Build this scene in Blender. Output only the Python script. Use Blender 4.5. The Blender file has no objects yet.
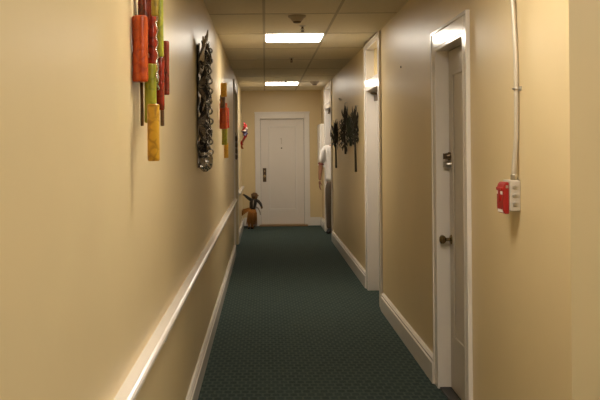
import bpy, bmesh, math, random
from mathutils import Vector, Matrix
R = math.radians
random.seed(7)
scene = bpy.context.scene
C = scene.collection

# ------------------------------------------------------------------ camera, world, exposure
F, CX, CY, ROLL, CAMZ = 840.0, 265.0, 147.0, R(0.5), 1.54
cam = bpy.data.cameras.new('camera')
cam.sensor_width = 36.0
cam.lens = 36.0 * F / 600.0
cam.shift_x = (300 - CX) / 600.0
cam.shift_y = (CY - 200) / 600.0
cam.clip_start = 0.05
co = bpy.data.objects.new('camera', cam)
C.objects.link(co)
co.matrix_world = Matrix.Translation((0, 0, CAMZ)) @ Matrix.Rotation(R(90), 4, 'X') @ Matrix.Rotation(-ROLL, 4, 'Z')
scene.camera = co

world = bpy.data.worlds.new('world'); scene.world = world
world.use_nodes = True
world.node_tree.nodes['Background'].inputs[0].default_value = (0.9, 0.8, 0.65, 1)
world.node_tree.nodes['Background'].inputs[1].default_value = 0.02
vs = scene.view_settings
scene.display_settings.display_device = 'sRGB'
vs.view_transform = 'Standard'; vs.look = 'None'; vs.gamma = 1.0; vs.use_curve_mapping = False
vs.exposure = 0.0
LAMP = 26.0                      # radiance of the lit ceiling panels
LAMP_COL = (1.0, 0.91, 0.78, 1)

def at(px, py, Y):
    """world point that lies Y metres down the corridor behind photo pixel (px, py)"""
    dx, dy = px - CX, py - CY
    c, s = math.cos(ROLL), math.sin(ROLL)
    return Vector(((c*dx - s*dy) / F * Y, Y, CAMZ - (s*dx + c*dy) / F * Y))

# ------------------------------------------------------------------ corridor measures
WL, WR, WF, WB, ZC = -0.45, 1.10, 16.4, -2.6, 2.64
YC = 3.03                        # the near right corner
XS = 3.2                         # far side of the side lobby

# ------------------------------------------------------------------ materials
def mat(name, col, rough=0.5, metal=0.0, spec=0.5, var=0.0, vscale=6.0, bump=0.0, bscale=60.0, emit=None, estr=0.0, coat=0.0):
    m = bpy.data.materials.new(name); m.use_nodes = True
    nt = m.node_tree; b = nt.nodes['Principled BSDF']
    b.inputs['Base Color'].default_value = (*col, 1)
    b.inputs['Roughness'].default_value = rough
    b.inputs['Metallic'].default_value = metal
    b.inputs['Specular IOR Level'].default_value = spec
    b.inputs['Coat Weight'].default_value = coat
    tc = nt.nodes.new('ShaderNodeTexCoord')
    if var:
        n = nt.nodes.new('ShaderNodeTexNoise'); n.inputs['Scale'].default_value = vscale; n.inputs['Detail'].default_value = 4
        nt.links.new(tc.outputs['Object'], n.inputs['Vector'])
        mx = nt.nodes.new('ShaderNodeMix'); mx.data_type = 'RGBA'
        mx.inputs[6].default_value = (*[c*(1-var) for c in col], 1)
        mx.inputs[7].default_value = (*[min(1, c*(1+var)) for c in col], 1)
        nt.links.new(n.outputs['Fac'], mx.inputs[0]); nt.links.new(mx.outputs[2], b.inputs['Base Color'])
    if bump:
        n2 = nt.nodes.new('ShaderNodeTexNoise'); n2.inputs['Scale'].default_value = bscale; n2.inputs['Detail'].default_value = 3
        nt.links.new(tc.outputs['Object'], n2.inputs['Vector'])
        bp = nt.nodes.new('ShaderNodeBump'); bp.inputs['Strength'].default_value = bump; bp.inputs['Distance'].default_value = 0.01
        nt.links.new(n2.outputs['Fac'], bp.inputs['Height']); nt.links.new(bp.outputs['Normal'], b.inputs['Normal'])
    if emit:
        b.inputs['Emission Color'].default_value = emit; b.inputs['Emission Strength'].default_value = estr
    return m

M = {}
M['wall'] = mat('wall_paint', (0.70, 0.557, 0.312), rough=0.38, var=0.05, vscale=2.2, bump=0.10, bscale=5)
M['trim'] = mat('white_gloss_paint', (0.80, 0.75, 0.69), rough=0.17, var=0.03, vscale=5, bump=0.05, bscale=12)
M['door'] = mat('door_paint', (0.76, 0.70, 0.63), rough=0.38, var=0.03, vscale=4)
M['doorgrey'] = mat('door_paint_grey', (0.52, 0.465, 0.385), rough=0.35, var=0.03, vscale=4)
M['handle'] = mat('tarnished_brass', (0.26, 0.20, 0.11), rough=0.2, metal=1.0, var=0.2, vscale=50)
M['creamtrim'] = mat('cream_door_paint', (0.66, 0.56, 0.38), rough=0.6, var=0.04, vscale=5)
M['tile'] = mat('ceiling_tile', (0.80, 0.73, 0.58), rough=0.9, var=0.06, vscale=30, bump=0.25, bscale=160)
M['bar'] = mat('ceiling_bar', (0.52, 0.46, 0.35), rough=0.6, var=0.03)
M['lampframe'] = mat('lamp_frame', (0.8, 0.76, 0.68), rough=0.4, var=0.02)
M['lamp'] = mat('lamp_diffuser', (0.9, 0.88, 0.82), rough=0.5, var=0.02, emit=LAMP_COL, estr=LAMP)
M['steel'] = mat('brushed_steel', (0.55, 0.52, 0.47), rough=0.32, metal=1.0, var=0.06, vscale=40)
M['pipe'] = mat('conduit_paint', (0.60, 0.54, 0.44), rough=0.35, metal=0.35, var=0.06, vscale=30)
M['box'] = mat('box_grey', (0.58, 0.53, 0.46), rough=0.4, metal=0.3, var=0.05, vscale=40)
M['red'] = mat('alarm_red', (0.32, 0.006, 0.005), rough=0.45, var=0.08, vscale=30)
M['white'] = mat('white_plastic', (0.82, 0.79, 0.74), rough=0.35, var=0.02)
M['detector'] = mat('detector_plastic', (0.46, 0.38, 0.27), rough=0.5, var=0.05)
M['brass'] = mat('aged_brass', (0.42, 0.31, 0.16), rough=0.3, metal=1.0, var=0.15, vscale=50)
M['bronze'] = mat('dark_bronze', (0.14, 0.10, 0.065), rough=0.38, metal=0.9, var=0.2, vscale=50)
M['wood'] = mat('threshold_wood', (0.30, 0.17, 0.07), rough=0.5, var=0.2, vscale=20)
M['darkgap'] = mat('threshold_dark', (0.03, 0.03, 0.03), rough=0.6, var=0.1)

def carpet():
    m = bpy.data.materials.new('carpet_green'); m.use_nodes = True
    nt = m.node_tree; b = nt.nodes['Principled BSDF']
    b.inputs['Roughness'].default_value = 0.95; b.inputs['Specular IOR Level'].default_value = 0.15
    tc = nt.nodes.new('ShaderNodeTexCoord')
    mp = nt.nodes.new('ShaderNodeMapping'); nt.links.new(tc.outputs['Object'], mp.inputs['Vector'])
    br = nt.nodes.new('ShaderNodeTexBrick'); nt.links.new(mp.outputs['Vector'], br.inputs['Vector'])
    br.inputs['Scale'].default_value = 1.0
    br.inputs['Brick Width'].default_value = 0.055; br.inputs['Row Height'].default_value = 0.070
    br.inputs['Mortar Size'].default_value = 0.010; br.inputs['Mortar Smooth'].default_value = 0.6
    br.offset = 0.5
    br.inputs['Color1'].default_value = (0.034, 0.056, 0.051, 1)
    br.inputs['Color2'].default_value = (0.043, 0.069, 0.061, 1)
    br.inputs['Mortar'].default_value = (0.068, 0.098, 0.083, 1)
    n = nt.nodes.new('ShaderNodeTexNoise'); n.inputs['Scale'].default_value = 90; n.inputs['Detail'].default_value = 5
    nt.links.new(tc.outputs['Object'], n.inputs['Vector'])
    mx = nt.nodes.new('ShaderNodeMix'); mx.data_type = 'RGBA'; mx.blend_type = 'OVERLAY'; mx.inputs[0].default_value = 0.55
    nt.links.new(br.outputs['Color'], mx.inputs[6]); nt.links.new(n.outputs['Color'], mx.inputs[7])
    hs = nt.nodes.new('ShaderNodeHueSaturation'); hs.inputs['Saturation'].default_value = 0.9
    nt.links.new(br.outputs['Color'], hs.inputs['Color'])
    mul = nt.nodes.new('ShaderNodeMix'); mul.data_type = 'RGBA'; mul.blend_type = 'MULTIPLY'; mul.inputs[0].default_value = 0.5
    nt.links.new(hs.outputs['Color'], mul.inputs[6])
    ramp = nt.nodes.new('ShaderNodeValToRGB'); nt.links.new(n.outputs['Fac'], ramp.inputs['Fac'])
    ramp.color_ramp.elements[0].position = 0.3; ramp.color_ramp.elements[0].color = (0.5, 0.5, 0.5, 1)
    ramp.color_ramp.elements[1].position = 0.7; ramp.color_ramp.elements[1].color = (1, 1, 1, 1)
    nt.links.new(ramp.outputs['Color'], mul.inputs[7]); nt.links.new(mul.outputs[2], b.inputs['Base Color'])
    bp = nt.nodes.new('ShaderNodeBump'); bp.inputs['Strength'].default_value = 0.5; bp.inputs['Distance'].default_value = 0.006
    nt.links.new(n.outputs['Fac'], bp.inputs['Height']); nt.links.new(bp.outputs['Normal'], b.inputs['Normal'])
    return m
M['carpet'] = carpet()

def glaze(name, c1, c2, rough=0.3, scale=28, metal=0.0):
    """glazed metal with a scrolled two-tone pattern"""
    m = bpy.data.materials.new(name); m.use_nodes = True
    nt = m.node_tree; b = nt.nodes['Principled BSDF']
    b.inputs['Roughness'].default_value = rough; b.inputs['Metallic'].default_value = metal
    tc = nt.nodes.new('ShaderNodeTexCoord')
    v = nt.nodes.new('ShaderNodeTexVoronoi'); v.feature = 'DISTANCE_TO_EDGE'; v.inputs['Scale'].default_value = scale
    nz = nt.nodes.new('ShaderNodeTexNoise'); nz.inputs['Scale'].default_value = scale*0.6; nz.inputs['Distortion'].default_value = 1.0
    nt.links.new(tc.outputs['Object'], v.inputs['Vector']); nt.links.new(tc.outputs['Object'], nz.inputs['Vector'])
    ad = nt.nodes.new('ShaderNodeMath'); ad.operation = 'MULTIPLY_ADD'; ad.inputs[1].default_value = 1.2; 
    nt.links.new(v.outputs['Distance'], ad.inputs[0])
    sb = nt.nodes.new('ShaderNodeMath'); sb.operation = 'SUBTRACT'; sb.inputs[1].default_value = 0.32
    nt.links.new(nz.outputs['Fac'], sb.inputs[0]); nt.links.new(sb.outputs[0], ad.inputs[2])
    r = nt.nodes.new('ShaderNodeValToRGB'); nt.links.new(ad.outputs[0], r.inputs['Fac'])
    r.color_ramp.elements[0].position = 0.08; r.color_ramp.elements[0].color = (*c2, 1)
    r.color_ramp.elements[1].position = 0.32; r.color_ramp.elements[1].color = (*c1, 1)
    nt.links.new(r.outputs['Color'], b.inputs['Base Color'])
    bp = nt.nodes.new('ShaderNodeBump'); bp.inputs['Strength'].default_value = 0.4; bp.inputs['Distance'].default_value = 0.004
    nt.links.new(ad.outputs[0], bp.inputs['Height']); nt.links.new(bp.outputs['Normal'], b.inputs['Normal'])
    return m
M['orange'] = glaze('orange_glaze', (0.52, 0.075, 0.009), (0.36, 0.040, 0.006))
M['maroon'] = glaze('maroon_glaze', (0.20, 0.030, 0.014), (0.08, 0.020, 0.010), rough=0.22)
M['redglaze'] = glaze('red_glaze', (0.28, 0.024, 0.010), (0.14, 0.020, 0.008), rough=0.22)
M['olive'] = glaze('olive_glaze', (0.36, 0.25, 0.025), (0.22, 0.14, 0.02))
M['green'] = glaze('green_glaze', (0.34, 0.33, 0.022), (0.22, 0.25, 0.016))
M['yellow'] = glaze('yellow_glaze', (0.62, 0.33, 0.020), (0.36, 0.17, 0.010))
M['brown'] = glaze('brown_glaze', (0.13, 0.06, 0.02), (0.06, 0.03, 0.012))
M['foil'] = mat('crumpled_silver', (0.48, 0.45, 0.41), rough=0.22, metal=0.9, var=0.5, vscale=18, bump=0.6, bscale=45)
M['foilbright'] = mat('bright_silver', (0.75, 0.72, 0.66), rough=0.22, metal=0.9, var=0.2, vscale=18, bump=0.4, bscale=45)
M['foildark'] = mat('dark_gunmetal', (0.17, 0.145, 0.12), rough=0.25, metal=0.8, var=0.5, vscale=25, bump=0.5, bscale=50)
M['blackleaf'] = mat('blackened_leaf', (0.034, 0.029, 0.018), rough=0.4, var=0.5, vscale=14)
M['greenleaf'] = mat('dark_green_leaf', (0.030, 0.036, 0.018), rough=0.5, var=0.4, vscale=14)

# ------------------------------------------------------------------ mesh helpers
def new(): return bmesh.new()
def box(bm, lo, hi):
    x0, y0, z0 = lo; x1, y1, z1 = hi
    vs_ = [bm.verts.new(p) for p in ((x0,y0,z0),(x1,y0,z0),(x1,y1,z0),(x0,y1,z0),(x0,y0,z1),(x1,y0,z1),(x1,y1,z1),(x0,y1,z1))]
    for f in ((0,3,2,1),(4,5,6,7),(0,1,5,4),(1,2,6,5),(2,3,7,6),(3,0,4,7)): bm.faces.new([vs_[i] for i in f])
def frame_of(d):
    d = d.normalized(); a = Vector((0,0,1)) if abs(d.z) < 0.9 else Vector((1,0,0))
    u = d.cross(a).normalized(); return u, d.cross(u).normalized()
def tube(bm, pts, rad, n=10, cap=True, flat=1.0):
    """tube through pts; rad is a number or one per point"""
    pts = [Vector(p) for p in pts]
    if not hasattr(rad, '__len__'): rad = [rad]*len(pts)
    rings = []; u = None
    for i, p in enumerate(pts):
        d = (pts[min(i+1, len(pts)-1)] - pts[max(i-1, 0)])
        if u is None: u, v = frame_of(d)
        else:
            dn = d.normalized(); u = (u - dn*u.dot(dn)).normalized(); v = dn.cross(u)
        rings.append([bm.verts.new(p + u*math.cos(2*math.pi*k/n)*rad[i] + v*math.sin(2*math.pi*k/n)*rad[i]*flat) for k in range(n)])
    for a, b in zip(rings, rings[1:]):
        for k in range(n): bm.faces.new((a[k], a[(k+1)%n], b[(k+1)%n], b[k]))
    if cap:
        bm.faces.new(rings[0][::-1]); bm.faces.new(rings[-1])
def lathe(bm, prof, n=24, mtx=None):
    """prof: (radius, height) pairs, spun about z"""
    rings = []
    for r, z in prof:
        r = max(r, 1e-4)
        ring = []
        for k in range(n):
            p = Vector((r*math.cos(2*math.pi*k/n), r*math.sin(2*math.pi*k/n), z))
            ring.append(bm.verts.new(mtx @ p if mtx else p))
        rings.append(ring)
    for a, b in zip(rings, rings[1:]):
        for k in range(n): bm.faces.new((a[k], a[(k+1)%n], b[(k+1)%n], b[k]))
    bm.faces.new(rings[0][::-1]); bm.faces.new(rings[-1])
def ball(bm, c, r, sx=1, sy=1, sz=1, u=16, v=10):
    bmesh.ops.create_uvsphere(bm, u_segments=u, v_segments=v, radius=r, matrix=Matrix.Translation(c) @ Matrix.Diagonal((sx, sy, sz, 1)))
def torus(bm, c, mtx, R0, r, n=14, m=6):
    rings = []
    for i in range(n):
        a = 2*math.pi*i/n
        rings.append([bm.verts.new(Vector(c) + mtx @ Vector(((R0+r*math.cos(2*math.pi*j/m))*math.cos(a), (R0+r*math.cos(2*math.pi*j/m))*math.sin(a), r*math.sin(2*math.pi*j/m)))) for j in range(m)])
    for i in range(n):
        a, b = rings[i], rings[(i+1)%n]
        for j in range(m): bm.faces.new((a[j], b[j], b[(j+1)%m], a[(j+1)%m]))
def obj(name, bm, m, parent=None, bevel=0.0, smooth=False, loc=None):
    bmesh.ops.recalc_face_normals(bm, faces=bm.faces)
    me = bpy.data.meshes.new(name); bm.to_mesh(me); bm.free()
    me.materials.append(M[m] if isinstance(m, str) else m)
    if smooth:
        for p in me.polygons: p.use_smooth = True
    o = bpy.data.objects.new(name, me); C.objects.link(o)
    if parent: o.parent = parent
    if loc: o.location = loc
    if bevel:
        b = o.modifiers.new('bevel', 'BEVEL'); b.width = bevel; b.segments = 2; b.limit_method = 'ANGLE'
    return o
def autosmooth(o, ang=40):
    me = o.data
    for p in me.polygons: p.use_smooth = True
    try: me.set_sharp_from_angle(angle=R(ang))
    except Exception: pass
def tag(o, label=None, cat=None, group=None, kind=None):
    if label: o['label'] = label
    if cat: o['category'] = cat
    if group: o['group'] = group
    if kind: o['kind'] = kind
    return o
def thing(name, label, cat, loc=(0,0,0), rz=0, group=None):
    o = bpy.data.objects.new(name, None); C.objects.link(o)
    o.empty_display_size = 0.1
    o.location = loc; o.rotation_euler = (0, 0, rz)
    return tag(o, label, cat, group)
def struct(name, bm, m, parent=None, bevel=0.0, label=None, cat=None):
    o = obj(name, bm, m, parent, bevel)
    if not parent: tag(o, label, cat, None, 'structure')
    return o
def dup(root, loc, label=None, group=None):
    r = root.copy(); C.objects.link(r); r.location = loc
    if label: r['label'] = label
    if group: r['group'] = group
    for ch in list(root.children):
        c = ch.copy(); C.objects.link(c); c.parent = r
        for g in ch.children:
            d = g.copy(); C.objects.link(d); d.parent = c
    return r

# ------------------------------------------------------------------ the shell
TH = 0.22                                     # wall thickness
def wall_run(x0, x1, y0, y1, holes):
    """wall along Y with openings (ya, yb, ztop)"""
    bm = new(); y = y0
    for ya, yb, zt in holes:
        box(bm, (x0, y, 0), (x1, ya, ZC))
        if zt < ZC - 0.01: box(bm, (x0, ya, zt), (x1, yb, ZC))
        y = yb
    box(bm, (x0, y, 0), (x1, y1, ZC))
    return bm
D2 = (4.58, 5.34, 2.155)      # near right door
D3 = (8.03, 8.97, 2.58)       # second right door with transom
D4 = (13.80, 15.15, 2.58)     # far right doorway, open
D5 = (12.10, 13.30, 2.40)     # left door
D1 = (-0.10, 0.775, 2.10)     # door at the far end (x range)
struct('wall_left', wall_run(WL-TH, WL, WB, WF, [D5]), 'wall', label='long cream corridor wall on the left', cat='wall')
struct('wall_right', wall_run(WR, WR+TH, YC, WF, [D2, D3, D4]), 'wall', label='cream corridor wall on the right with doors', cat='wall')
bm = new()
box(bm, (WL-TH, WF, 0), (D1[0], WF+TH, ZC)); box(bm, (D1[1], WF, 0), (2.7, WF+TH, ZC)); box(bm, (D1[0], WF, D1[2]), (D1[1], WF+TH, ZC))
struct('wall_far', bm, 'wall', label='cream wall at the far end around the white door', cat='wall')
bm = new(); box(bm, (WR+TH, YC, 0), (XS, YC+0.12, ZC))
struct('wall_return', bm, 'wall', label='cream wall turning right at the near corner', cat='wall')
bm = new(); box(bm, (WL-TH, WB-0.12, 0), (XS+0.12, WB, ZC))
struct('wall_back', bm, 'wall', label='cream wall behind the camera', cat='wall')
bm = new(); box(bm, (XS, WB, 0), (XS+0.12, YC+0.12, ZC))
struct('wall_lobby', bm, 'wall', label='cream wall on the right of the near lobby', cat='wall')
# small room behind the open doorway
bm = new(); box(bm, (WR+TH, 13.0, 0), (2.6, 13.1, ZC)); box(bm, (2.6, 13.0, 0), (2.7, WF, ZC))
struct('wall_room', bm, 'wall', label='cream walls of the room behind the open doorway', cat='wall')
bm = new(); box(bm, (WL-TH-0.4, WB-0.12, -0.08), (XS+0.12, WF+TH, 0))
struct('floor', bm, 'carpet', label='dark green patterned carpet', cat='floor')
L_SPOTS = [(0.30, 8.46), (0.30, 14.56), (0.30, 3.10), (0.90, 1.55), (2.20, 0.86)]  # third read off the shadows; last two added, unseen, to brighten near walls
HX = 0.295
# ceiling slab with recesses for the lamps: tiled out of rectangles around the holes
bm = new()
xs = [WL-TH, 0.005, 0.595, 2.7]
def slab(x0, y0, x1, y1): box(bm, (x0, y0, ZC), (x1, y1, ZC+0.08))
y = WB-0.12
L_ROWS = sorted(L_SPOTS[:4], key=lambda s: s[1])
for lx, ly in L_ROWS:
    if lx == 0.90:                            # the added lobby lamp off to the side sits in the strip before this one
        ox, oy = L_SPOTS[4]
        slab(WL-TH, y, XS+0.12, oy-HX); slab(WL-TH, oy-HX, ox-HX, oy+HX); slab(ox+HX, oy-HX, XS+0.12, oy+HX); y = oy+HX
        slab(WL-TH, y, ox-HX, ly-HX); slab(ox+HX, y, XS+0.12, ly-HX); slab(ox-HX, oy+HX, ox+HX, ly-HX) if ly-HX > oy+HX else None; y = ly-HX
    slab(WL-TH, y, XS+0.12, ly-HX) if ly-HX > y else None
    slab(WL-TH, ly-HX, lx-HX, ly+HX); slab(lx+HX, ly-HX, XS+0.12, ly+HX)
    y = ly+HX
slab(WL-TH, y, XS+0.12, WF+TH)
struct('ceiling', bm, 'tile', label='suspended ceiling of tan mineral tiles', cat='ceiling')
# T-bars of the suspended ceiling
bm = new()
for x in (0.0, 0.60):
    yy = 3.2
    segs = sorted([ly for _, ly in L_SPOTS])
    box(bm, (x-0.011, WB, ZC-0.003), (x+0.011, WF, ZC+0.001))
k = -5
while True:
    yb = 8.155 + 1.22*k; k += 1
    if yb > WF: break
    if yb < WB: continue
    box(bm, (WL, yb-0.011, ZC-0.0025), (WR, yb+0.011, ZC+0.001))
struct('trim_1', bm, 'bar', label='metal bars of the suspended ceiling grid', cat='ceiling grid')

# ---- baseboards
def base_run(bm, face, sgn, ya, yb, h=0.165, t=0.03):
    """board on the wall face at x=face, sticking out by sgn*t, with a moulded top"""
    prof = [(0, 0), (t, 0), (t, h-0.035), (t-0.008, h-0.028), (t-0.006, h-0.012), (0.010, h), (0, h)]
    A = [bm.verts.new((face+sgn*x, ya, z)) for x, z in prof]; B = [bm.verts.new((face+sgn*x, yb, z)) for x, z in prof]
    n = len(prof)
    for i in range(n): bm.faces.new((A[i], A[(i+1)%n], B[(i+1)%n], B[i]))
    bm.faces.new(A); bm.faces.new(B[::-1])
CW = 0.11                                      # casing width
bm = new()
for a, b in ((YC, D2[0]-0.09), (D2[1]+0.09, D3[0]-CW-0.06), (D3[1]+CW+0.02, D4[0]-CW), (D4[1]+CW, WF)): base_run(bm, WR, -1, a, b)
struct('baseboard_right', bm, 'trim', label='white moulded baseboard along the right wall', cat='baseboard')
bm = new()
for a, b in ((WB, D5[0]-CW), (D5[1]+CW, WF)): base_run(bm, WL, 1, a, b, 0.150, 0.026)
struct('baseboard_left', bm, 'trim', label='white moulded baseboard along the left wall', cat='baseboard')
bm = new()
for a, b in ((WL+0.03, D1[0]-0.095), (D1[1]+0.095, WR-0.03)): box(bm, (a, WF-0.02, 0), (b, WF, 0.165))
struct('baseboard_far', bm, 'trim', bevel=0.004, label='white baseboard beside the end door', cat='baseboard')

# ---- door frames along the side walls
def side_frame(name, face, sgn, op, ztop, head=None, depth=0.10, cw=CW, label='', transom=None, m='trim', jm='trim'):
    """white casing and jambs of an opening in a side wall; sgn = +1 when the wall lies on the +x side"""
    ya, yb, zo = op
    t = 0.018
    bm = new()
    f0, f1 = (face - sgn*t, face)
    lo, hi = min(f0, f1), max(f0, f1)
    box(bm, (lo, ya-cw, 0), (hi, ya, ztop)); box(bm, (lo, yb, 0), (hi, yb+cw, ztop)); box(bm, (lo, ya, zo), (hi, yb, ztop))
    # backband on the outer edge of the casing
    g = face - sgn*(t+0.006); l2, h2 = min(g, face), max(g, face)
    box(bm, (l2, ya-cw-0.012, 0), (h2, ya-cw+0.010, ztop+0.010)); box(bm, (l2, yb+cw-0.010, 0), (h2, yb+cw+0.012, ztop+0.010))
    box(bm, (l2, ya-cw+0.010, ztop-0.010), (h2, yb+cw-0.010, ztop+0.010))
    o = struct(name, bm, m, bevel=0.004, label=label, cat='door frame')
    j = new()
    d0, d1 = face - sgn*t, face + sgn*TH
    a, b = min(d0, d1), max(d0, d1)
    box(j, (a, ya, 0), (b, ya+0.018, zo)); box(j, (a, yb-0.018, 0), (b, yb, zo)); box(j, (a, ya+0.018, zo-0.018), (b, yb-0.018, zo))
    s0, s1 = face + sgn*(depth-0.013), face + sgn*depth       # stop bead
    obj('jamb', j, jm, o, bevel=0.003)
    if head:
        h = new(); box(h, (a, ya+0.018, head[0]), (b, yb-0.018, head[1])); obj('transom_bar', h, 'trim', o, bevel=0.004)
        p = new(); q0, q1 = face + sgn*(depth-0.03), face + sgn*(depth-0.015)
        box(p, (min(q0, q1), ya+0.018, head[1]), (max(q0, q1), yb-0.018, zo-0.018)); obj('transom_panel', p, transom or 'trim', o)
    return o
M['transom'] = mat('transom_cream', (0.74, 0.58, 0.27), rough=0.25, var=0.04)
fr2 = side_frame('trim_2', WR, 1, D2, 2.255, label='white casing of the near right door', cw=0.085, depth=0.07)
fr3 = side_frame('trim_3', WR, 1, D3, 2.615, head=(2.12, 2.235), label='white casing and transom of the second right door', transom='transom')
fr4 = side_frame('trim_4', WR, 1, D4, 2.615, head=(2.20, 2.29), label='white casing of the open far right doorway')
fr5 = side_frame('trim_5', WL, -1, D5, 2.51, label='white casing of the left door', m='door', cw=0.09, jm='creamtrim')

def side_door(name, face, sgn, op, depth, label, latch_far=True, panel=True, ztop=None, m='door'):
    ya, yb, zo = op; ya += 0.024; yb -= 0.028; zt = (ztop or zo-0.018) - 0.004
    f = face + sgn*depth; g = f + sgn*0.04
    bm = new(); box(bm, (min(f, g), ya, 0.012), (max(f, g), yb, zt))
    o = struct(name, bm, m, bevel=0.002, label=label, cat='door')
    # raised moulding around the tall panel
    if panel:
        mo = new(); e = f - sgn*0.010; lo, hi = min(e, f), max(e, f); w = 0.022
        for z0, z1 in ((0.34, 1.30), (1.50, zt-0.14)) if panel == 2 else ((0.34, zt-0.14),):
            y0, y1 = ya+0.12, yb-0.12
            box(mo, (lo, y0, z0), (hi, y0+w, z1)); box(mo, (lo, y1-w, z0), (hi, y1, z1)); box(mo, (lo, y0+w, z0), (hi, y1-w, z0+w)); box(mo, (lo, y0+w, z1-w), (hi, y1-w, z1))
        obj('panel_moulding', mo, m if m != 'door' else 'trim', o, bevel=0.004)
    return o, f
def knob(parent, f, sgn, y, z, m='brass', s=1.0):
    bm = new(); mt = Matrix.Translation((f, y, z)) @ Matrix.Rotation(R(-90*sgn), 4, 'Y')
    lathe(bm, [(0.030*s, 0), (0.030*s, 0.006), (0.024*s, 0.010), (0.011*s, 0.014), (0.011*s, 0.034), (0.022*s, 0.042), (0.029*s, 0.054), (0.028*s, 0.066), (0.016*s, 0.074), (0.0, 0.076)], 24, mt)
    o = obj('door_knob', bm, m, parent); autosmooth(o, 50); o['label'] = 'round brass door knob' if m in ('brass', 'handle') else 'dark metal door knob'
    return o
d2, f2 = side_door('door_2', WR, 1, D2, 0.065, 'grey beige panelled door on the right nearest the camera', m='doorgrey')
knob(d2, f2, 1, 5.27, 0.950, 'handle')
for z, m in ((1.472, 'bronze'), (1.420, 'steel')):
    bm = new(); mt = Matrix.Translation((f2, 5.285, z)) @ Matrix.Rotation(R(-90), 4, 'Y')
    lathe(bm, [(0.026, 0), (0.026, 0.012), (0.020, 0.020), (0.020, 0.030), (0.0, 0.031)], 20, mt)
    box(bm, (f2-0.045, 5.28, z-0.018), (f2-0.03, 5.29, z+0.018))
    o = obj('deadbolt', bm, m, d2); autosmooth(o, 40)
bm = new()
for z in (0.3, 1.05, 1.85): tube(bm, [(f2-0.008, D2[0]+0.02, z-0.045), (f2-0.008, D2[0]+0.02, z+0.045)], 0.008)
obj('hinge', bm, 'brass', d2)
bm = new(); box(bm, (WR-0.005, D2[0]+0.018, 0.0), (WR+0.14, D2[1]-0.018, 0.011)); obj('threshold', bm, 'darkgap', d2, bevel=0.003)
d3, f3 = side_door('door_3', WR, 1, D3, 0.11, 'white panelled door under a cream transom on the right', ztop=2.12, panel=2)
knob(d3, f3, 1, 8.13, 0.97)
bm = new(); box(bm, (f3-0.05, 8.68, 2.015), (f3, 8.91, 2.075)); tube(bm, [(f3-0.04, 8.75, 2.08), (f3-0.09, 8.82, 2.095), (f3-0.03, 8.92, 2.10)], 0.009)
o = obj('door_closer', bm, 'bronze', d3, bevel=0.006); o['label'] = 'dark door closer at the head of the door'
d5, f5 = side_door('door_5', WL, -1, D5, 0.10, 'cream panelled door in the left wall', panel=2, m='creamtrim')
knob(d5, f5, -1, 12.24, 0.97, 'bronze')
# the open leaf of the far right doorway, swung into its room
bm = new(); box(bm, (WR+TH+0.02, 13.84, 0.012), (WR+TH+1.10, 13.88, 2.185))
d4 = struct('door_4', bm, 'door', bevel=0.003, label='white door swung open into the room on the right', cat='door')
bm = new(); mt = Matrix.Translation((WR+TH+1.02, 13.88, 0.97)) @ Matrix.Rotation(R(-90), 4, 'X')
lathe(bm, [(0.03, 0), (0.03, 0.006), (0.011, 0.014), (0.011, 0.034), (0.028, 0.05), (0.028, 0.064), (0.0, 0.074)], 20, mt); autosmooth(obj('door_knob', bm, 'brass', d4), 50)
bm = new(); box(bm, (WR+0.03, 14.72, 2.135), (WR+0.085, 14.98, 2.195)); tube(bm, [(WR+0.05, 14.80, 2.14), (WR+0.02, 14.86, 2.125), (WR+0.09, 14.97, 2.12)], 0.009)
o = obj('door_closer', bm, 'bronze', fr4, bevel=0.005); o['label'] = 'dark closer under the transom bar'

# ---- the door at the far end
bm = new(); cw = 0.095; t = 0.02
box(bm, (D1[0]-cw, WF-t, 0), (D1[0], WF, D1[2]+0.115)); box(bm, (D1[1], WF-t, 0), (D1[1]+cw, WF, D1[2]+0.115)); box(bm, (D1[0], WF-t, D1[2]), (D1[1], WF, D1[2]+0.115))
tr = struct('trim_6', bm, 'trim', bevel=0.005, label='white casing of the end door', cat='door frame')
bm = new(); box(bm, (D1[0]-cw-0.008, WF-0.035, D1[2]+0.095), (D1[1]+cw+0.008, WF-t, D1[2]+0.125)); obj('cap_moulding', bm, 'trim', tr, bevel=0.004)
bm = new(); jd = WF+0.16
box(bm, (D1[0], WF-t, 0), (D1[0]+0.012, jd, D1[2])); box(bm, (D1[1]-0.012, WF-t, 0), (D1[1], jd, D1[2])); box(bm, (D1[0]+0.012, WF-t, D1[2]-0.012), (D1[1]-0.012, jd, D1[2])); obj('jamb', bm, 'trim', tr, bevel=0.002)
x0, x1, zt = D1[0]+0.015, D1[1]-0.015, D1[2]-0.016
yf = WF+0.035
bm = new(); px0, px1, pz0, pz1 = x0+0.15, x1-0.14, 0.30, zt-0.13
box(bm, (x0, yf, 0.03), (px0, yf+0.04, zt)); box(bm, (px1, yf, 0.03), (x1, yf+0.04, zt)); box(bm, (px0, yf, 0.03), (px1, yf+0.04, pz0)); box(bm, (px0, yf, pz1), (px1, yf+0.04, zt))
box(bm, (px0, yf+0.012, pz0), (px1, yf+0.03, pz1))
d1 = struct('door_1', bm, 'door', bevel=0.004, label='white single panel door at the end of the corridor', cat='door')
bm = new(); w = 0.03
box(bm, (px0, yf-0.004, pz0), (px0+w, yf+0.012, pz1)); box(bm, (px1-w, yf-0.004, pz0), (px1, yf+0.012, pz1)); box(bm, (px0+w, yf-0.004, pz0), (px1-w, yf+0.012, pz0+w)); box(bm, (px0+w, yf-0.004, pz1-w), (px1-w, yf+0.012, pz1))
obj('panel_moulding', bm, 'trim', d1, bevel=0.006)
lp = at(264.6, 175, yf)
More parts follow.
